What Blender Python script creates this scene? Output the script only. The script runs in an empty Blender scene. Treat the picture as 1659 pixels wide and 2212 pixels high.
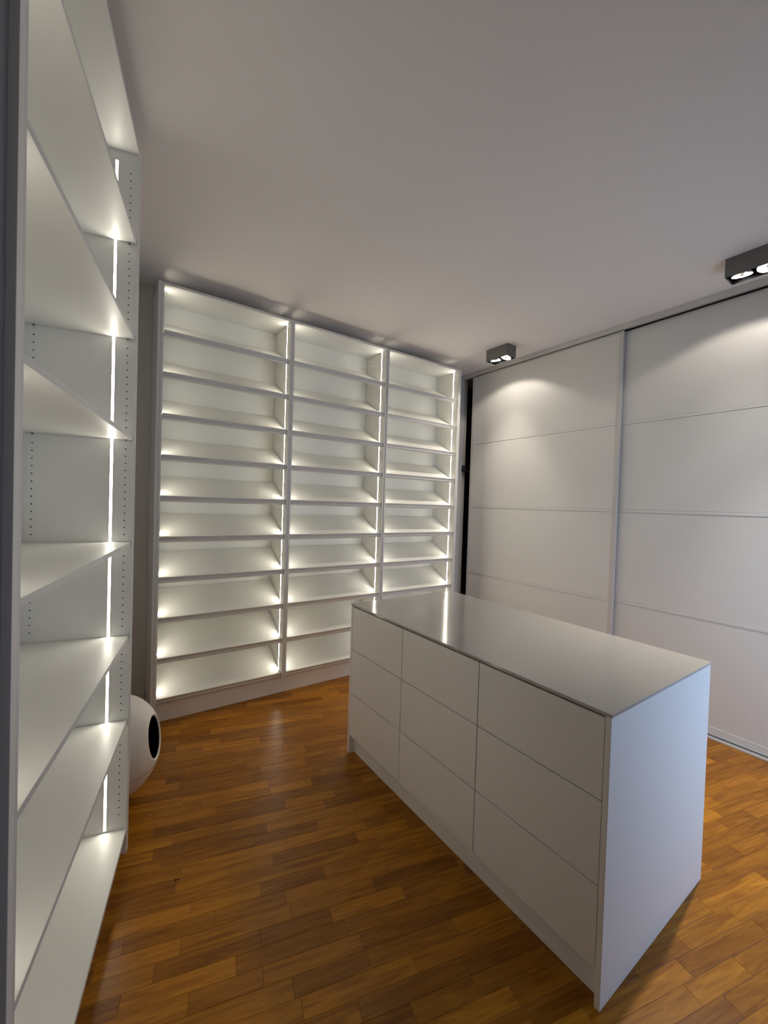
import bpy, bmesh, math, random
from mathutils import Vector, Matrix

random.seed(7)
scn = bpy.context.scene
COL = scn.collection
R = math.radians

# ------------------------------------------------------------------ camera
IMG_W, IMG_H = 1659, 2212
F_PX, YAW, PITCH, ROLL, CAM_H = 883.9, -0.6087, -0.0192, 0.0314, 1.6444
fw = Vector((-math.sin(YAW) * math.cos(PITCH), math.cos(YAW) * math.cos(PITCH), math.sin(PITCH)))
rt0 = Vector((math.cos(YAW), math.sin(YAW), 0))
up0 = rt0.cross(fw)
rt = rt0 * math.cos(ROLL) + up0 * math.sin(ROLL)
up = -rt0 * math.sin(ROLL) + up0 * math.cos(ROLL)
CAM = Vector((0, 0, CAM_H))
cam_data = bpy.data.cameras.new('camera')
cam_data.sensor_fit = 'HORIZONTAL'
cam_data.sensor_width = 36.0
cam_data.lens = 36.0 * F_PX / IMG_W
cam_data.clip_start = 0.01
cam = bpy.data.objects.new('camera', cam_data)
COL.objects.link(cam)
m3 = Matrix((rt, up, -fw)).transposed()
cam.matrix_world = Matrix.Translation(CAM) @ m3.to_4x4()
scn.camera = cam

# ------------------------------------------------------------------ world / exposure
scn.view_settings.view_transform = 'Standard'
scn.view_settings.look = 'None'
scn.view_settings.gamma = 1.0
scn.view_settings.use_curve_mapping = False
scn.view_settings.exposure = 0.90
world = bpy.data.worlds.new('dusk_sky')
scn.world = world
world.use_nodes = True
bgn = world.node_tree.nodes['Background']
bgn.inputs[0].default_value = (0.47, 0.68, 1.0, 1)     # blue dusk outside the window
bgn.inputs[1].default_value = 1.5
try:
    scn.cycles.use_light_tree = True
    scn.cycles.max_bounces = 7
    scn.cycles.diffuse_bounces = 5
    scn.cycles.glossy_bounces = 3
    scn.cycles.use_adaptive_sampling = True
    scn.cycles.adaptive_threshold = 0.02
    scn.cycles.sample_clamp_indirect = 4.0
    scn.cycles.use_denoising = True
    scn.cycles.denoiser = 'OPENIMAGEDENOISE'
    scn.cycles.caustics_reflective = False
    scn.cycles.caustics_refractive = False
except Exception:
    pass
LED_STRENGTH = 30.0
SPOT_W = 11.0
# window opening in the wall behind the camera, to the right (daylight comes in there)
WIN = dict(y=-0.42, x0=2.0, x1=3.5, z0=0.05, z1=2.05)
pd = bpy.data.lights.new('window_portal', 'AREA')
pd.shape = 'RECTANGLE'
pd.size = WIN['x1'] - WIN['x0']
pd.size_y = WIN['z1'] - WIN['z0']
pd.cycles.is_portal = True
po = bpy.data.objects.new('window_portal', pd)
COL.objects.link(po)
po.location = ((WIN['x0'] + WIN['x1']) / 2, WIN['y'] - 0.05, (WIN['z0'] + WIN['z1']) / 2)
po.rotation_euler = (R(90), 0, 0)            # local -Z looks to +Y, into the room

# ------------------------------------------------------------------ dimensions (metres, from the photograph)
ZC = 3.262                                   # ceiling
WALL_BACK_Y = 3.68
IX0, IX1, IY0, IY1, IH = 1.3703, 2.2511, 0.6423, 2.3051, 0.9868       # drawer island
BY = 3.3137                                  # front plane of the shoe cabinets
BZ = 3.1686
BAYS = [(0.3581, 1.3000), (1.3377, 2.2808), (2.3227, 3.2649)]
BS1, BS10, BPL = 2.8367, 0.1773, 0.138
WX, WX2 = 3.7052, 3.7447                     # faces of the two sliding doors
PHI = -0.2155                                # the left bookcase stands at an angle
LO = Vector((0.1252, 2.1701, 0))
LEX = Vector((math.cos(PHI), math.sin(PHI), 0))
LEY = Vector((-math.sin(PHI), math.cos(PHI), 0))
FLOOR_ANGLE = R(-14.3)

# ------------------------------------------------------------------ helpers
def link(name, me, mat=None, parent=None):
    o = bpy.data.objects.new(name, me)
    COL.objects.link(o)
    if mat is not None and me is not None and not me.materials:
        me.materials.append(mat)
    if parent is not None:
        o.parent = parent
    return o

def box_bm(bm, x0, x1, y0, y1, z0, z1):
    v = [bm.verts.new(c) for c in ((x0, y0, z0), (x1, y0, z0), (x1, y1, z0), (x0, y1, z0),
                                   (x0, y0, z1), (x1, y0, z1), (x1, y1, z1), (x0, y1, z1))]
    for f in ((3, 2, 1, 0), (4, 5, 6, 7), (0, 1, 5, 4), (1, 2, 6, 5), (2, 3, 7, 6), (3, 0, 4, 7)):
        bm.faces.new([v[i] for i in f])

def finish(bm, name, bevel=0.0, smooth=False):
    if bevel > 0:
        bmesh.ops.bevel(bm, geom=list(bm.edges), offset=bevel, segments=1, profile=0.7, affect='EDGES')
    bmesh.ops.recalc_face_normals(bm, faces=bm.faces)
    me = bpy.data.meshes.new(name)
    bm.to_mesh(me)
    bm.free()
    if smooth:
        for p_ in me.polygons:
            p_.use_smooth = True
    return me

def box(name, x0, x1, y0, y1, z0, z1, mat, parent=None, bevel=0.0, more=()):
    bm = bmesh.new()
    box_bm(bm, x0, x1, y0, y1, z0, z1)
    for b in more:
        box_bm(bm, *b)
    return link(name, finish(bm, name, bevel), mat, parent)

def prism(name, prof, x0, x1, mat, parent=None, bevel=0.0):
    """prof: closed (y, z) outline, extruded along x."""
    bm = bmesh.new()
    a = [bm.verts.new((x0, y, z)) for y, z in prof]
    b = [bm.verts.new((x1, y, z)) for y, z in prof]
    n = len(prof)
    bm.faces.new(a)
    bm.faces.new(b[::-1])
    for i in range(n):
        bm.faces.new((a[i], b[i], b[(i + 1) % n], a[(i + 1) % n]))
    return link(name, finish(bm, name, bevel), mat, parent)

def cyl_bm(bm, c, axis, r, h, seg=12, r2=None):
    axis = Vector(axis).normalized()
    q = axis.to_track_quat('Z', 'Y').to_matrix().to_4x4()
    bmesh.ops.create_cone(bm, cap_ends=True, cap_tris=False, segments=seg, radius1=r,
                          radius2=r if r2 is None else r2, depth=h,
                          matrix=Matrix.Translation(Vector(c) + axis * h / 2) @ q)

def empty(name, loc=(0, 0, 0), rz=0.0):
    o = bpy.data.objects.new(name, None)
    COL.objects.link(o)
    o.location = loc
    o.rotation_euler = (0, 0, rz)
    o.empty_display_size = 0.1
    return o

def tag(o, label=None, cat=None, group=None, kind=None):
    if label: o['label'] = label
    if cat: o['category'] = cat
    if group: o['group'] = group
    if kind: o['kind'] = kind
    return o

# ------------------------------------------------------------------ materials
def new_mat(name):
    m = bpy.data.materials.new(name)
    m.use_nodes = True
    nt = m.node_tree
    return m, nt, nt.nodes['Principled BSDF'], nt.nodes['Material Output']

def plain(name, col, rough=0.5, metal=0.0, bump=0.0, scale=200.0, spec=0.5, var=0.0):
    m, nt, bs, out = new_mat(name)
    bs.inputs['Base Color'].default_value = (*col, 1)
    bs.inputs['Roughness'].default_value = rough
    bs.inputs['Metallic'].default_value = metal
    bs.inputs['Specular IOR Level'].default_value = spec
    tc = nt.nodes.new('ShaderNodeTexCoord')
    nz = nt.nodes.new('ShaderNodeTexNoise')
    nz.inputs['Scale'].default_value = scale
    nz.inputs['Detail'].default_value = 3
    nt.links.new(tc.outputs['Object'], nz.inputs['Vector'])
    if bump > 0:
        b = nt.nodes.new('ShaderNodeBump')
        b.inputs['Strength'].default_value = bump
        b.inputs['Distance'].default_value = 0.001
        nt.links.new(nz.outputs['Fac'], b.inputs['Height'])
        nt.links.new(b.outputs['Normal'], bs.inputs['Normal'])
    if var > 0:
        mx = nt.nodes.new('ShaderNodeMixRGB')
        mx.inputs[1].default_value = (*[c * (1 - var) for c in col], 1)
        mx.inputs[2].default_value = (*[min(1, c * (1 + var)) for c in col], 1)
        nt.links.new(nz.outputs['Fac'], mx.inputs[0])
        nt.links.new(mx.outputs[0], bs.inputs['Base Color'])
    return m

def emis(name, col, s):
    m, nt, bs, out = new_mat(name)
    e = nt.nodes.new('ShaderNodeEmission')
    e.inputs[0].default_value = (*col, 1)
    e.inputs[1].default_value = s
    nt.links.new(e.outputs[0], out.inputs[0])
    return m

M_WHITE = plain('white_laminate', (0.77, 0.76, 0.73), 0.42, bump=0.05, scale=350, var=0.01)
M_FRONT = plain('matt_white_lacquer', (0.88, 0.85, 0.82), 0.5, bump=0.05, scale=400, var=0.01)
M_TOP = plain('satin_pale_worktop', (0.47, 0.45, 0.415), 0.11, bump=0.0, scale=300, var=0.01)
M_DOOR = plain('satin_white_door_panel', (0.72, 0.71, 0.685), 0.38, bump=0.04, scale=300, var=0.01)
M_PROFILE = plain('white_aluminium_profile', (0.60, 0.585, 0.56), 0.5, bump=0.02)
M_RAIL = plain('brushed_rail', (0.62, 0.61, 0.59), 0.3, metal=0.4)
M_CEIL = plain('ceiling_paint', (0.80, 0.755, 0.735), 0.9, bump=0.15, scale=250, var=0.015)
M_WALL = plain('wall_paint', (0.74, 0.72, 0.69), 0.85, bump=0.15, scale=250, var=0.02)
M_WALLDARK = plain('low_bounce_wall', (0.26, 0.25, 0.24), 0.85, bump=0.15, scale=250, var=0.02)  # unseen near wall, toned dark to cut light bounced onto the fronts
M_SHADEWALL = plain('painted_end_shade', (0.24, 0.24, 0.25), 0.8, bump=0.12, scale=250, var=0.02)  # dark tone paints the shade of the bookcase end onto an added slab
M_DARKIN = plain('painted_interior_shade', (0.03, 0.028, 0.026), 0.8, bump=0.05)  # near-black colour stands for shade in the closet and behind drawer gaps
M_LAMP = plain('grey_lamp_housing', (0.165, 0.162, 0.152), 0.45, metal=0.3, bump=0.03)
M_LAMPIN = plain('black_lamp_inside', (0.012, 0.012, 0.012), 0.5)
M_CHROME = plain('lamp_reflector', (0.85, 0.85, 0.85), 0.12, metal=1.0)
M_HOLE = plain('drilled_hole', (0.008, 0.008, 0.008), 0.9)
M_PIN = plain('shelf_pin_metal', (0.35, 0.35, 0.34), 0.35, metal=0.8)
M_POD = plain('pod_shell_plastic', (0.88, 0.83, 0.78), 0.4, bump=0.03)
M_PODIN = plain('pod_inside_black', (0.006, 0.006, 0.006), 0.9)
M_BLACK = plain('black_plastic', (0.012, 0.012, 0.012), 0.5)
M_STEEL = plain('steel_bar', (0.5, 0.5, 0.48), 0.3, metal=1.0)
M_SLAB = plain('screed', (0.06, 0.035, 0.018), 0.9, bump=0.2)
M_TWIG = plain('dry_twig', (0.02, 0.01, 0.006), 0.9)
M_LED = emis('led_strip_light', (1.0, 0.94, 0.77), LED_STRENGTH)
M_LED2 = emis('dimmer_led_strip_light', (1.0, 0.95, 0.81), LED_STRENGTH * 0.62)
M_BULB = emis('halogen_glow', (1.0, 0.95, 0.86), 3.0)
_nt = M_BULB.node_tree                        # faceted reflector: brighter and dimmer facets
_tc = _nt.nodes.new('ShaderNodeTexCoord'); _vo = _nt.nodes.new('ShaderNodeTexVoronoi')
_vo.inputs['Scale'].default_value = 75.0
_mr = _nt.nodes.new('ShaderNodeMapRange'); _mr.inputs[3].default_value = 0.30; _mr.inputs[4].default_value = 4.0
_em = [n for n in _nt.nodes if n.type == 'EMISSION'][0]
_nt.links.new(_tc.outputs['Object'], _vo.inputs['Vector'])
_nt.links.new(_vo.outputs['Color'], _mr.inputs[0]); _nt.links.new(_mr.outputs[0], _em.inputs[1])
M_BULB.cycles.emission_sampling = 'NONE'

def make_oak():
    m, nt, bs, out = new_mat('oak_parquet')
    N, L = nt.nodes, nt.links
    tc = N.new('ShaderNodeTexCoord')
    oi = N.new('ShaderNodeObjectInfo')
    geo = N.new('ShaderNodeNewGeometry')
    sep = N.new('ShaderNodeSeparateColor')
    L.new(oi.outputs['Color'], sep.inputs[0])
    add = N.new('ShaderNodeMath'); add.operation = 'ADD'
    L.new(sep.outputs[0], add.inputs[0]); L.new(geo.outputs['Random Per Island'], add.inputs[1])
    fr = N.new('ShaderNodeMath'); fr.operation = 'FRACT'
    L.new(add.outputs[0], fr.inputs[0])                       # one random tone per strip
    off = N.new('ShaderNodeMath'); off.operation = 'MULTIPLY'; off.inputs[1].default_value = 37.0
    L.new(fr.outputs[0], off.inputs[0])
    comb = N.new('ShaderNodeCombineXYZ')
    L.new(off.outputs[0], comb.inputs[0]); L.new(off.outputs[0], comb.inputs[2])
    va = N.new('ShaderNodeVectorMath'); va.operation = 'ADD'
    L.new(tc.outputs['Object'], va.inputs[0]); L.new(comb.outputs[0], va.inputs[1])
    mp = N.new('ShaderNodeMapping'); mp.inputs['Scale'].default_value = (2.2, 26.0, 1.0)
    L.new(va.outputs[0], mp.inputs[0])
    n1 = N.new('ShaderNodeTexNoise'); n1.inputs['Scale'].default_value = 1.6
    n1.inputs['Detail'].default_value = 6; n1.inputs['Roughness'].default_value = 0.65
    n1.inputs['Distortion'].default_value = 0.9
    L.new(mp.outputs[0], n1.inputs['Vector'])
    mp2 = N.new('ShaderNodeMapping'); mp2.inputs['Scale'].default_value = (9.0, 160.0, 1.0)
    L.new(va.outputs[0], mp2.inputs[0])
    n2 = N.new('ShaderNodeTexNoise'); n2.inputs['Scale'].default_value = 1.5; n2.inputs['Detail'].default_value = 4
    L.new(mp2.outputs[0], n2.inputs['Vector'])
    ramp = N.new('ShaderNodeValToRGB')
    ramp.color_ramp.elements[0].position = 0.30; ramp.color_ramp.elements[0].color = (0.205, 0.062, 0.002, 1)
    ramp.color_ramp.elements[1].position = 0.72; ramp.color_ramp.elements[1].color = (0.46, 0.19, 0.012, 1)
    L.new(n1.outputs['Fac'], ramp.inputs[0])
    tone = N.new('ShaderNodeValToRGB')
    tone.color_ramp.elements[0].position = 0.0; tone.color_ramp.elements[0].color = (0.72, 0.67, 0.62, 1)
    tone.color_ramp.elements[1].position = 1.0; tone.color_ramp.elements[1].color = (1.28, 1.33, 1.40, 1)
    e = tone.color_ramp.elements.new(0.55); e.color = (0.95, 0.94, 0.92, 1)
    L.new(fr.outputs[0], tone.inputs[0])
    mul = N.new('ShaderNodeMixRGB'); mul.blend_type = 'MULTIPLY'; mul.inputs[0].default_value = 1.0
    L.new(ramp.outputs[0], mul.inputs[1]); L.new(tone.outputs[0], mul.inputs[2])
    fine = N.new('ShaderNodeMapRange'); fine.inputs[3].default_value = 0.78; fine.inputs[4].default_value = 1.18
    L.new(n2.outputs['Fac'], fine.inputs[0])
    mul2 = N.new('ShaderNodeMixRGB'); mul2.blend_type = 'MULTIPLY'; mul2.inputs[0].default_value = 1.0
    L.new(mul.outputs[0], mul2.inputs[1]); L.new(fine.outputs[0], mul2.inputs[2])
    L.new(mul2.outputs[0], bs.inputs['Base Color'])
    bs.inputs['Roughness'].default_value = 0.30
    bs.inputs['Specular IOR Level'].default_value = 0.30
    b = N.new('ShaderNodeBump'); b.inputs['Strength'].default_value = 0.06; b.inputs['Distance'].default_value = 0.001
    L.new(n2.outputs['Fac'], b.inputs['Height']); L.new(b.outputs['Normal'], bs.inputs['Normal'])
    return m
M_OAK = make_oak()

# ------------------------------------------------------------------ the room
def struct(o): return tag(o, kind='structure')

floor = struct(box('floor', -1.6, 4.55, -0.57, 4.1, -0.12, -0.009, M_SLAB))
struct(box('ceiling', -1.6, 4.55, -0.57, 4.1, ZC, ZC + 0.1, M_CEIL))
struct(box('wall_back', -1.2, 3.79, WALL_BACK_Y, WALL_BACK_Y + 0.1, 0, ZC, M_WALL))
W = WIN
struct(box('wall_near', -1.6, W['x0'], W['y'] - 0.15, W['y'], 0, ZC, M_WALLDARK, more=(
    (W['x1'], 3.90, W['y'] - 0.15, W['y'], 0, ZC),
    (W['x0'], W['x1'], W['y'] - 0.15, W['y'], 0, W['z0']),
    (W['x0'], W['x1'], W['y'] - 0.15, W['y'], W['z1'], ZC))))
fr_ = 0.05
struct(box('window_1', W['x0'], W['x0'] + fr_, W['y'] - 0.12, W['y'] - 0.06, W['z0'], W['z1'], M_PROFILE, more=(
    (W['x1'] - fr_, W['x1'], W['y'] - 0.12, W['y'] - 0.06, W['z0'], W['z1']),
    (W['x0'] + fr_, W['x1'] - fr_, W['y'] - 0.12, W['y'] - 0.06, W['z0'], W['z0'] + fr_),
    (W['x0'] + fr_, W['x1'] - fr_, W['y'] - 0.12, W['y'] - 0.06, W['z1'] - fr_, W['z1']))))
# angled left wall behind the bookcase
WL_S = -0.50
def lp(s, t, z=0.0): return LO + LEX * s + LEY * t + Vector((0, 0, z))
wl = box('wall_left', -0.1, 0, -2.75, 1.47, 0, ZC, M_WALL)
wl.location = lp(WL_S, 0); wl.rotation_euler = (0, 0, PHI); struct(wl)
struct(box('wall_right', 3.75, 3.90, W['y'], 0.05, 0, ZC, M_WALL))
# closet recess behind the sliding doors (unlit shade put into its colour)
struct(box('wall_closet', 4.40, 4.45, 0.05, 4.0, 0, ZC, M_DARKIN, more=(
    (3.79, 4.40, 3.95, 4.0, 0, ZC), (3.90, 4.40, 0.05, 0.10, 0, ZC), (3.79, 3.80, WALL_BACK_Y + 0.1, 3.95, 0, ZC))))
bb = box('baseboard_back', -0.05, 0.315, WALL_BACK_Y - 0.014, WALL_BACK_Y, 0, 0.118, M_WALL, bevel=0.002)
struct(bb)

# ------------------------------------------------------------------ parquet strips
PW, PGAP, PT = 0.0665, 0.0005, 0.009
LENS = [0.235, 0.27, 0.31, 0.355, 0.40, 0.45]
def strip_geo(L, w):
    a, b, c = 0.0, w - PGAP, 0.0007
    l = L - PGAP
    v = [(0, a, -PT), (l, a, -PT), (l, b, -PT), (0, b, -PT),
         (0, a, -c), (l, a, -c), (l, b, -c), (0, b, -c),
         (c, a + c, 0), (l - c, a + c, 0), (l - c, b - c, 0), (c, b - c, 0)]
    f = [(8, 9, 10, 11), (4, 5, 9, 8), (5, 6, 10, 9), (6, 7, 11, 10), (7, 4, 8, 11),
         (0, 1, 5, 4), (1, 2, 6, 5), (2, 3, 7, 6), (3, 0, 4, 7)]
    return v, f
strip_me = {}
for L_ in LENS:
    v, f = strip_geo(L_, PW)
    me = bpy.data.meshes.new('parquet_strip')
    me.from_pydata(v, [], f); me.update(); me.materials.append(M_OAK)
    strip_me[L_] = me
ca, sa = math.cos(FLOOR_ANGLE), math.sin(FLOOR_ANGLE)
def f2w(u, v): return Vector((ca * u - sa * v, sa * u + ca * v, 0))
def project(P):
    d = P - CAM
    z = d.dot(fw)
    if z < 0.05: return None
    return IMG_W / 2 + F_PX * d.dot(rt) / z, IMG_H / 2 - F_PX * d.dot(up) / z, z
def hidden(P):
    """is the floor point P behind the island or the bookcase, seen from the camera"""
    d = P - CAM
    t0, t1 = 0.0, 0.999
    for ax, lo, hi in ((0, IX0, IX1), (1, IY0, IY1), (2, 0.0, IH)):
        if abs(d[ax]) < 1e-9: continue
        a_, b_ = (lo - CAM[ax]) / d[ax], (hi - CAM[ax]) / d[ax]
        if a_ > b_: a_, b_ = b_, a_
        t0, t1 = max(t0, a_), min(t1, b_)
    if t0 < t1: return True
    for k in range(1, 26):
        q = CAM + d * (k / 25.0) - LO
        if -1.2 < q.dot(LEY) < 0.04 and -0.5 < q.dot(LEX) < 0.0: return True
    return P.y > BY + 0.03 or P.x > WX
strips = []
vrow = -2.6
rnd = random.Random(21)
while vrow < 5.2:
    u = -2.4 - rnd.random() * 0.4
    while u < 5.2:
        L_ = rnd.choice(LENS)
        c = f2w(u + L_ / 2, vrow + PW / 2)
        if -1.35 < c.x < 4.3 and -0.45 < c.y < 3.9:
            area = 0.0
            n_in = 0
            for k in range(5):
                P = f2w(u + L_ * (k + 0.5) / 5, vrow + PW / 2)
                q = project(P)
                if q and -10 < q[0] < IMG_W + 10 and -10 < q[1] < IMG_H + 10 and not hidden(P):
                    n_in += 1
                    area += L_ / 5 * PW * (F_PX / q[2]) ** 2 * (CAM_H / q[2])
            strips.append((area, u, vrow, L_, rnd.random()))
        u += L_
    vrow += PW
strips.sort(key=lambda s: -s[0])
for area, u, v, L_, tone in strips[:300]:
    if area <= 0: break
    o = bpy.data.objects.new('parquet_strip', strip_me[L_])
    COL.objects.link(o)
    o.parent = floor
    o.location = f2w(u, v); o.rotation_euler = (0, 0, FLOOR_ANGLE)
    o.color = (tone, tone, tone, 1)
vv, ff = [], []
for area, u, v, L_, tone in strips[300:]:
    gv, gf = strip_geo(L_, PW)
    base = len(vv)
    vv += [(x + u, y + v, z) for x, y, z in gv]
    ff += [tuple(i + base for i in f) for f in gf]
me = bpy.data.meshes.new('parquet_field'); me.from_pydata(vv, [], ff); me.update()
pf = link('parquet_field', me, M_OAK, floor)
pf.rotation_euler = (0, 0, FLOOR_ANGLE)
pf.color = (0, 0, 0, 1)
tag(pf, kind='stuff')

# ------------------------------------------------------------------ shoe cabinets along the back wall
TH = R(30)
def led_strip(name, x0, x1, y0, y1, z0, z1, parent, face, nseg=12, led=None):
    """thin profile; only the diffuser face (index into the four long sides) glows"""
    bm = bmesh.new()
    for i in range(nseg):
        a = z0 + (z1 - z0) * i / nseg
        b = z0 + (z1 - z0) * (i + 1) / nseg
        vs = [[bm.verts.new(c) for c in ((x0, y0, z), (x1, y0, z), (x1, y1, z), (x0, y1, z))] for z in (a, b)]
        for k in range(4):
            f_ = bm.faces.new((vs[0][k], vs[0][(k + 1) % 4], vs[1][(k + 1) % 4], vs[1][k]))
            f_.material_index = 1 if k == face else 0
        if i == 0: bm.faces.new(vs[0][::-1])
        if i == nseg - 1: bm.faces.new(vs[1])
    bmesh.ops.remove_doubles(bm, verts=bm.verts, dist=1e-6)
    o = link(name, finish(bm, name), M_PROFILE, parent)
    o.data.materials.append(led or M_LED)
    return o

def shelf_profile(bs):
    """tilted shelf with a raised stop strip near the front; (y, z) outline of board and of strip"""
    ux, uz = math.cos(TH), math.sin(TH)
    nx, nz = -uz, ux
    Fy, Fz = BY + 0.011, bs - 0.0275
    P = lambda a, b: (Fy + ux * a + nx * b, Fz + uz * a + nz * b)
    board = [P(0, 0), P(0, -0.018), P(0.366, -0.018), P(0.366, 0)]
    lip = [P(0.010, 0.0002), P(0.010, 0.026), P(0.018, 0.026), P(0.018, 0.0002)]
    return board, lip

def shoe_cabinet(i, label):
    x0, x1 = BAYS[i]
    t = 0.0185
    root = empty('shoe_cabinet', ((x0 + x1) / 2, BY + 0.17, BPL))
    tag(root, label, 'shoe cabinet', 'lit shoe cabinets along the back wall')
    inv = Matrix.Translation(-root.location)
    kids = []
    yb = WALL_BACK_Y - 0.006
    def K(o): kids.append(o); return o
    z0 = BPL + 0.001
    K(box('side_panel', x0 - t + 0.0006, x0, BY, yb, z0, BZ - 0.0195, M_WHITE, bevel=0.0008))
    K(box('side_panel', x1, x1 + t - 0.0006, BY, yb, z0, BZ - 0.0195, M_WHITE, bevel=0.0008))
    nw, ny0, ny1 = 0.014, 3.372, 3.405        # slots in the top where the light strips pass through
    K(box('top_panel', x0 + nw, x1 - nw, BY, yb, BZ - 0.019, BZ, M_WHITE, more=(
        (x0 - t, x0 + nw, BY, ny0, BZ - 0.019, BZ), (x0 - t, x0 + nw, ny1, yb, BZ - 0.019, BZ),
        (x1 - nw, x1 + t, BY, ny0, BZ - 0.019, BZ), (x1 - nw, x1 + t, ny1, yb, BZ - 0.019, BZ))))
    K(box('back_panel', x0 + 0.0005, x1 - 0.0005, 3.655, 3.667, z0, BZ - 0.0195, M_WHITE))
    K(box('bottom_rail', x0 + 0.0005, x1 - 0.0005, BY + 0.06, BY + 0.08, z0, z0 + 0.015, M_WHITE))
    for k in range(10):
        bs = BS1 + (BS10 - BS1) * k / 9
        board, lip = shelf_profile(bs)
        s = K(prism('shelf', board, x0 + 0.003, x1 - 0.003, M_WHITE, bevel=0.0006))
        l = prism('stop_strip', lip, x0 + 0.003, x1 - 0.003, M_WHITE, bevel=0.0006)
        l.parent = s
    K(led_strip('light_strip', x0 + 0.0002, x0 + 0.0022, 3.384, 3.393, 0.18, BZ + 0.020, None, 1))
    K(led_strip('light_strip', x1 - 0.0022, x1 - 0.0002, 3.384, 3.393, 0.18, BZ + 0.020, None, 3))
    bm = bmesh.new()
    cyl_bm(bm, (x1 - 0.065, 3.6545, 3.035), (0, -1, 0), 0.004, 0.001, 10)
    K(link('screw_head', finish(bm, 'screw_head'), M_PIN))
    if i == 0:
        K(box('end_panel', x0 - 2 * t - 0.0005, x0 - t - 0.0005, BY, yb, 0.0, BZ, M_WHITE, bevel=0.0008))
    if i == 2:
        K(box('end_panel', x1 + t + 0.0005, x1 + 2 * t + 0.004, BY, yb, 0.0, BZ, M_WHITE, bevel=0.0008))
    for o in kids:
        o.parent = root
        o.matrix_parent_inverse = inv
    return root
shoe_cabinet(0, 'lit white shoe cabinet bay with sloping shelves, the widest-looking, nearest the white pod')
shoe_cabinet(1, 'lit white shoe cabinet bay with sloping shelves between the two outer bays')
shoe_cabinet(2, 'lit white shoe cabinet bay with sloping shelves next to the sliding doors')
pl = box('plinth_board', BAYS[0][0] - 0.0175, BAYS[2][1] + 0.0175, BY + 0.030, BY + 0.048, 0.0, BPL - 0.0005, M_FRONT, bevel=0.0008)
tag(pl, 'long low white plinth board under the shoe cabinets, meeting the oak floor', 'plinth')

# ------------------------------------------------------------------ drawer island and its worktop
isl = empty('drawer_island', ((IX0 + IX1) / 2, (IY0 + IY1) / 2, 0))
tag(isl, 'free-standing white island cabinet with nine handleless drawers', 'drawer cabinet')
inv = Matrix.Translation(-isl.location)
TT = 0.012
parts = []
g1, g2 = 1.7509, 1.2036
d1, d2, d3 = 0.6887, 0.4031, 0.1244
ztop = IH - TT
parts.append(box('end_panel', IX0, IX1, IY0, IY0 + 0.019, 0, ztop - 0.0006, M_FRONT, bevel=0.0008))
parts.append(box('end_panel', IX0, IX1, IY1 - 0.019, IY1, 0, ztop - 0.0006, M_FRONT, bevel=0.0008))
parts.append(box('carcass', IX0 + 0.021, IX1 - 0.019, IY0 + 0.0195, IY1 - 0.0195, d3 - 0.004, ztop - 0.003, M_DARKIN))
parts.append(box('rear_panel', IX1 - 0.0185, IX1, IY0 + 0.0195, IY1 - 0.0195, 0, ztop - 0.0006, M_FRONT, bevel=0.0008))
parts.append(box('plinth', IX0 + 0.0394, IX0 + 0.057, IY0 + 0.0195, IY1 - 0.0195, 0, d3 - 0.006, M_FRONT))
gap = 0.0021
cols = [(g1 + gap, IY1 - 0.019 - gap), (g2 + gap, g1 - gap), (IY0 + 0.019 + gap, g2 - gap)]
rows = [(d1 + gap, ztop - 0.008), (d2 + gap, d1 - gap), (d3, d2 - gap)]
for r0, r1 in rows:
    for c0, c1 in cols:
        parts.append(box('drawer_front', IX0 + 0.0005, IX0 + 0.0195, c0, c1, r0, r1, M_FRONT, bevel=0.0007))
for o in parts:
    o.parent = isl
    o.matrix_parent_inverse = inv
wt = box('worktop', IX0 - 0.001, IX1 + 0.001, IY0 - 0.002, IY1 + 0.001, ztop, IH, M_TOP, bevel=0.001)
tag(wt, 'thin glossy pale grey worktop on the drawer island, reflecting the light strips', 'worktop')

# ------------------------------------------------------------------ sliding wardrobe doors and rails
SE = [2.4012, 1.6414, 0.8515]
def sliding_door(face, y0, y1, label):
    root = empty('sliding_door', (face + 0.015, (y0 + y1) / 2, 0.012))
    tag(root, label, 'sliding door', 'sliding wardrobe doors')
    inv = Matrix.Translation(-root.location)
    ks = []
    zb, zt = 0.014, 3.212
    sw = 0.030
    ks.append(box('stile', face - 0.004, face + 0.024, y0, y0 + sw, zb, zt, M_PROFILE, bevel=0.0015))
    ks.append(box('stile', face - 0.004, face + 0.024, y1 - sw, y1, zb, zt, M_PROFILE, bevel=0.0015))
    ks.append(box('bottom_rail', face - 0.003, face + 0.022, y0 + sw, y1 - sw, zb, zb + 0.058, M_DOOR, bevel=0.001))
    ks.append(box('head_rail', face - 0.002, face + 0.022, y0 + sw, y1 - sw, zt - 0.012, zt, M_PROFILE, bevel=0.001))
    hh = 0.011
    for z in SE:
        ks.append(box('glazing_bar', face - 0.0018, face + 0.02, y0 + sw, y1 - sw, z - 0.002, z + 2 * hh, M_DOOR, bevel=0.0006))
    zs = [zt - 0.012] + [z for z in SE] + [zb + 0.058]
    for k in range(4):
        top = zs[k] - (0.0035 if k else 0.001)
        bot = zs[k + 1] + (2 * hh + 0.0012 if k < 3 else 0.001)
        ks.append(box('door_panel', face + 0.001, face + 0.014, y0 + sw + 0.0008, y1 - sw - 0.0008, bot, top, M_DOOR))
    for o in ks:
        o.parent = root
        o.matrix_parent_inverse = inv
    return root
sliding_door(WX, 1.7707, 3.5089, 'white four-panel sliding door next to the shoe cabinets')
sliding_door(WX2, 0.065, 1.83, 'white four-panel sliding door beside the island, set behind its neighbour')
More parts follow.
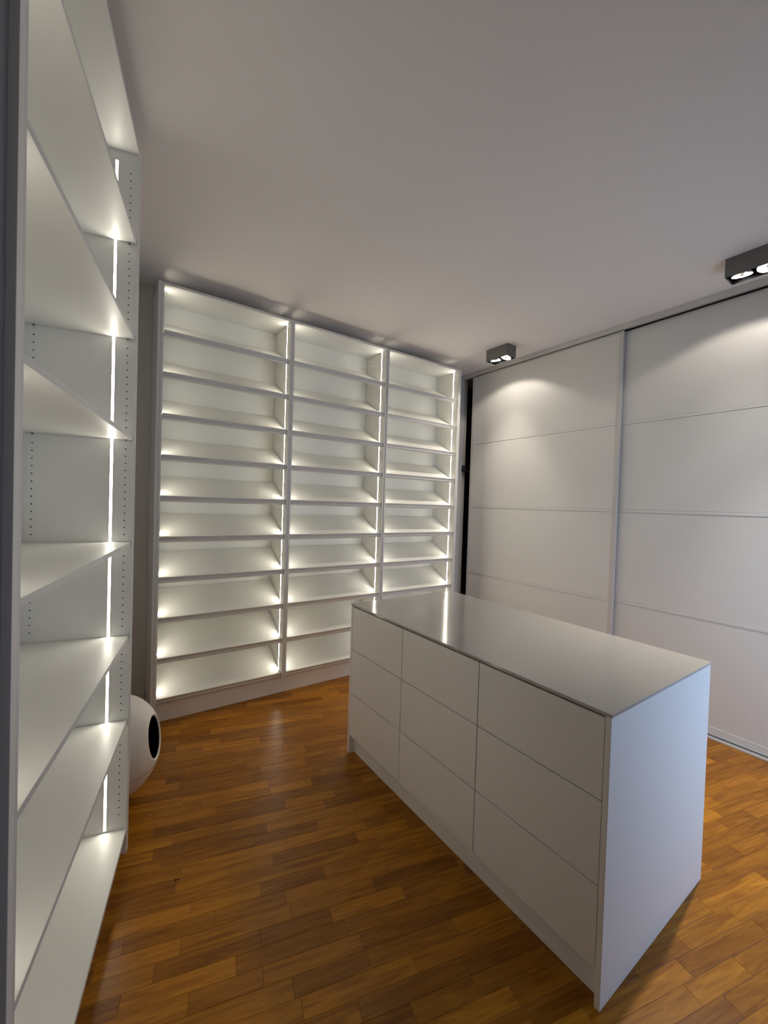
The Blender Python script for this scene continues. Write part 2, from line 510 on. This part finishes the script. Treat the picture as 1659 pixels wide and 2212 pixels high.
tr = box('trim_1', WX - 0.024, WX - 0.019, 0.06, 3.645, 3.214, ZC - 0.0005, M_PROFILE, bevel=0.0008, more=(
    (WX - 0.019, WX2 + 0.045, 0.06, 3.645, ZC - 0.012, ZC - 0.0005),
    (WX2 - 0.016, WX2 - 0.010, 0.06, 3.645, 3.225, ZC - 0.012)))
struct(tr)
tr2 = box('trim_2', WX - 0.012, WX2 + 0.045, 0.06, 3.645, 0.0002, 0.005, M_RAIL, bevel=0.0008, more=(
    (WX - 0.012, WX - 0.007, 0.06, 3.645, 0.005, 0.012), (WX2 - 0.014, WX2 - 0.010, 0.06, 3.645, 0.005, 0.010)))
struct(tr2)

# ------------------------------------------------------------------ left bookcase (stands at an angle)
bk = empty('bookcase', LO, PHI)
tag(bk, 'tall white open bookcase with peg-hole sides and a light strip, at the left edge', 'bookcase')
LN, LZ, D = 1.1535, 3.1778, 0.40
def kb(*a, **k):
    o = box(*a, **k); o.parent = bk; return o
kb('side_panel', -D - 0.01, 0, 0, 0.0185, 0, LZ, M_WHITE, bevel=0.0008)
kb('end_panel', -D - 0.01, 0.002, 0.019, 0.036, 0, LZ + 0.004, M_WHITE, bevel=0.0008)
kb('side_panel', -D - 0.01, 0, -LN - 0.0185, -LN, 0, LZ, M_WHITE, bevel=0.0008)
kb('end_panel', -D - 0.01, 0.002, -LN - 0.042, -LN - 0.019, 0, LZ + 0.004, M_FRONT, bevel=0.0008)
kb('back_panel', -D - 0.01, -D, -LN + 0.0005, -0.0005, 0.0, LZ, M_WHITE)
kb('top_panel', -D + 0.0005, 0, -LN + 0.0005, -0.0005, LZ - 0.019, LZ, M_WHITE, bevel=0.0008)
SHELF_Z = [2.7678, 2.3453, 1.8966, 1.437, 1.0119, 0.6236]
for i, z in enumerate(SHELF_Z):
    za, zb_ = (z, z + 0.019) if i < 3 else (z - 0.019, z)
    sh = kb('shelf', -D + 0.001, -0.006, -LN + 0.003, -0.003, za, zb_, M_WHITE, bevel=0.0008)
    for s in (-0.0313, -0.3663):
        bm = bmesh.new()
        cyl_bm(bm, (s, -0.0005, za - 0.004), (0, -1, 0), 0.003, 0.009, 10)
        cyl_bm(bm, (s, -0.0005, za - 0.004), (0, -1, 0), 0.0048, 0.0015, 10)
        link('shelf_pin', finish(bm, 'shelf_pin'), M_PIN, sh)
kb('bottom_panel', -D + 0.001, 0.0, -LN + 0.0005, -0.0005, 0.1015, 0.1204, M_WHITE, bevel=0.0008)
kb('plinth', -0.05, -0.035, -LN + 0.0005, -0.0005, 0, 0.101, M_FRONT)
led_strip('light_strip', -0.089, -0.079, -0.0024, -0.0002, 0.13, 3.112, bk, 0, led=M_LED2)
led_strip('light_strip', -0.089, -0.079, -LN + 0.0002, -LN + 0.0024, 0.13, 3.112, bk, 2, led=M_LED2)
bm = bmesh.new()
for s in (-0.0313, -0.3663):
    for k in range(-0, 91):
        z = 3.071 - 0.032 * k
        if any(abs(z - zz) < 0.021 for zz in SHELF_Z): continue
        bmesh.ops.create_circle(bm, cap_ends=True, segments=10, radius=0.0029,
                                matrix=Matrix.Translation((s, -0.0004, z)) @ Matrix.Rotation(R(90), 4, 'X'))
ph = link('peg_holes', finish(bm, 'peg_holes'), M_HOLE, bk)
tag(ph, kind='stuff')

# added dark slab, stands in for shade on the bookcase's near end face
wp = box('added_shade_wall', -0.5, -0.014, -LN - 0.16, -LN - 0.0425, 0, ZC, M_SHADEWALL)
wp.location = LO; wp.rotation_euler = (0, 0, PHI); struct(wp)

# ------------------------------------------------------------------ ceiling spotlights
def lamp_cup(parent, loc, aim, watt, spill, size, blend, rad=0.053):
    """a round reflector lamp: bowl, glowing glass, bulb cap and its spot"""
    q = (-Vector(aim).normalized()).to_track_quat('Z', 'Y').to_matrix().to_4x4()
    M = Matrix.Translation(loc) @ q
    bm = bmesh.new()
    seg = 24
    prof = [(rad, 0.0), (rad + 0.0025, 0.001), (rad + 0.003, 0.010), (rad * 0.72, 0.034), (rad * 0.3, 0.046), (0.004, 0.048)]
    rings = [[bm.verts.new((r * math.cos(2 * math.pi * k / seg), r * math.sin(2 * math.pi * k / seg), z)) for k in range(seg)] for r, z in prof]
    for a, b in zip(rings, rings[1:]):
        for k in range(seg):
            bm.faces.new((a[k], a[(k + 1) % seg], b[(k + 1) % seg], b[k]))
    bm.faces.new(rings[-1])
    lamp = link('lamp', finish(bm, 'lamp', smooth=True), M_CHROME, parent)
    lamp.matrix_local = M
    bm = bmesh.new()
    prof = [(rad * 0.985, 0.0010), (rad * 0.8, 0.010), (rad * 0.45, 0.016), (0.010, 0.018)]
    rings = [[bm.verts.new((r * math.cos(2 * math.pi * k / seg), r * math.sin(2 * math.pi * k / seg), z)) for k in range(seg)] for r, z in prof]
    for a, b in zip(rings, rings[1:]):
        for k in range(seg):
            bm.faces.new((a[k], a[(k + 1) % seg], b[(k + 1) % seg], b[k]))
    bm.faces.new(rings[-1])
    link('lamp_glass', finish(bm, 'lamp_glass', smooth=True), M_BULB, lamp)
    bm = bmesh.new()
    cyl_bm(bm, (0, 0, 0.000), (0, 0, 1), 0.008, 0.012, 12)
    link('bulb_cap', finish(bm, 'bulb_cap'), M_LAMP, lamp)
    for nm, w_, sz_, bl_ in (('lamp_beam', watt, R(70), 1.0), ('lamp_spill', spill, size, blend)):
        ld = bpy.data.lights.new(nm, 'SPOT')
        ld.energy = w_; ld.spot_size = sz_; ld.spot_blend = bl_
        ld.shadow_soft_size = 0.025; ld.color = (1.0, 0.90, 0.78)
        lo = bpy.data.objects.new(nm, ld)
        COL.objects.link(lo); lo.parent = lamp
        lo.location = (0, 0, -0.014)

def spotlight(x0, x1, y0, y1, label, aims):
    h = 0.1178
    root = empty('ceiling_spotlight', ((x0 + x1) / 2, (y0 + y1) / 2, ZC))
    tag(root, label, 'ceiling lamp', 'twin box spotlights on the ceiling')
    a, b = (x1 - x0) / 2, (y1 - y0) / 2
    t = 0.003
    box('housing', -a, a, -b, -b + t, -h, -0.0005, M_LAMP, root, more=(
        (-a, a, b - t, b, -h, -0.0005), (-a, -a + t, -b + t, b - t, -h, -0.0005),
        (a - t, a, -b + t, b - t, -h, -0.0005), (-a + t, a - t, -b + t, b - t, -0.006, -0.0005)))
    box('inner_shade', -a + t + 0.0005, a - t - 0.0005, -b + t + 0.0005, b - t - 0.0005, -0.030, -0.0065, M_LAMPIN, root, more=(
        (-a + t + 0.0004, -a + t + 0.0014, -b + t + 0.001, b - t - 0.001, -h + 0.002, -0.031),
        (a - t - 0.0014, a - t - 0.0004, -b + t + 0.001, b - t - 0.001, -h + 0.002, -0.031),
        (-a + t + 0.002, a - t - 0.002, -b + t + 0.0004, -b + t + 0.0014, -h + 0.002, -0.031),
        (-a + t + 0.002, a - t - 0.002, b - t - 0.0014, b - t - 0.0004, -h + 0.002, -0.031)))
    for yy, aim, w, sp, sz, bl in aims:
        lamp_cup(root, (0, yy, -h + 0.010), aim, w, sp, sz, bl)
    return root
spotlight(3.2589, 3.3962, 2.6558, 2.9168, 'small grey twin spotlight box on the ceiling above the door next to the shelves',
          [(0.062, (0.16, 0.04, -1), SPOT_W, SPOT_W * 0.42, R(132), 0.25),
           (-0.062, (-0.32, 0.16, -1), SPOT_W * 2.2, SPOT_W * 0.8, R(100), 0.4)])
spotlight(3.2333, 3.3717, 0.684, 0.9449, 'grey twin spotlight box on the ceiling, cut off by the right picture edge',
          [(0.062, (0.16, 0.04, -1), SPOT_W * 0.6, SPOT_W * 0.42, R(132), 0.25),
           (-0.062, (-0.20, -0.06, -1), SPOT_W * 11, SPOT_W * 0.5, R(92), 0.4)])

# ------------------------------------------------------------------ white pod in the corner
pod = empty('pet_pod', (0.0844, 2.6168, 0))
tag(pod, 'white egg-shaped pet pod with a black oval opening, behind the bookcase', 'pet house')
PA, PB = 0.229, 0.276
DIR = Vector((0.92, -0.36, 0.17)).normalized()
qd = DIR.to_track_quat('Z', 'Y').to_matrix()
def pod_pt(th, ph_, s):
    v = qd @ Vector((math.sin(th) * math.cos(ph_), math.sin(th) * math.sin(ph_), math.cos(th)))
    return Vector((v.x * PA * s, v.y * PA * s, PB + v.z * PB * s))
def pod_shell(name, a0, a1, s_list, mat, nth=26, nph=64):
    bm = bmesh.new()
    rows_ = []
    for th, s in s_list:
        rows_.append([bm.verts.new(pod_pt(th, 2 * math.pi * k / nph, s)) for k in range(nph)])
    for a, b in zip(rows_, rows_[1:]):
        for k in range(nph):
            bm.faces.new((a[k], a[(k + 1) % nph], b[(k + 1) % nph], b[k]))
    bm.faces.new(rows_[-1])
    return link(name, finish(bm, name, smooth=True), mat, pod)
AL = R(25)
prof = [(AL, 0.955), (AL, 0.985), (AL + R(0.8), 0.997)] + [(AL + R(2) + (math.pi - AL - R(2.2)) * k / 30, 1.0) for k in range(31)]
pod_shell('shell', 0, 0, prof, M_POD)
prof = [(AL + R(0.2), 0.955)] + [(AL + R(1) + (math.pi - AL - R(2)) * k / 24, 0.95) for k in range(25)]
pod_shell('lining', 0, 0, prof, M_PODIN)
bm = bmesh.new()
nph = 64
ra, rb = [], []
for k in range(nph):                         # the seam where the bowl meets the base
    p0 = 2 * math.pi * k / nph
    for lst, dz in ((ra, 0.0015), (rb, -0.0015)):
        z = 0.155 + dz + 0.02 * math.cos(p0 + 1.2)
        r_ = PA * math.sqrt(max(0, 1 - ((z - PB) / PB) ** 2)) + 0.0008
        lst.append(bm.verts.new((r_ * math.cos(p0), r_ * math.sin(p0), z)))
for k in range(nph):
    bm.faces.new((ra[k], ra[(k + 1) % nph], rb[(k + 1) % nph], rb[k]))
M_SEAM = plain('pod_seam_grey', (0.30, 0.28, 0.25), 0.8)
link('base_seam', finish(bm, 'base_seam'), M_SEAM, pod)
bm = bmesh.new()
cyl_bm(bm, (0, 0, 0.0), (0, 0, 1), 0.085, 0.010, 32)
link('foot_ring', finish(bm, 'foot_ring'), M_BLACK, pod)

# ------------------------------------------------------------------ small things
hk = empty('wall_bracket', (3.765, WALL_BACK_Y, 2.125))
tag(hk, 'small black bracket with a steel bar in the dark gap beside the sliding door', 'bracket')
box('bracket_body', -0.035, 0.02, -0.060, -0.0005, -0.045, 0.035, M_BLACK, hk, bevel=0.003)
bm = bmesh.new()
cyl_bm(bm, (-0.012, -0.062, -0.03), (0.8, -0.2, -0.25), 0.006, 0.05, 12)
link('bar', finish(bm, 'bar'), M_STEEL, hk)

bm = bmesh.new()
cyl_bm(bm, (0, 0, 0.0014), (1, 0.6, 0.02), 0.0014, 0.016, 6)
cyl_bm(bm, (0.004, 0.002, 0.0014), (-0.2, 1, 0.05), 0.0011, 0.014, 6)
cyl_bm(bm, (0.010, 0.006, 0.0014), (0.9, -0.5, 0.03), 0.0010, 0.010, 6)
tw = link('twig_crumb', finish(bm, 'twig_crumb'), M_TWIG)
tw.location = (0.290, 1.895, 0.0002)
tag(tw, 'tiny dark dried twig crumb lying on the oak floor near the bookcase', 'crumb')
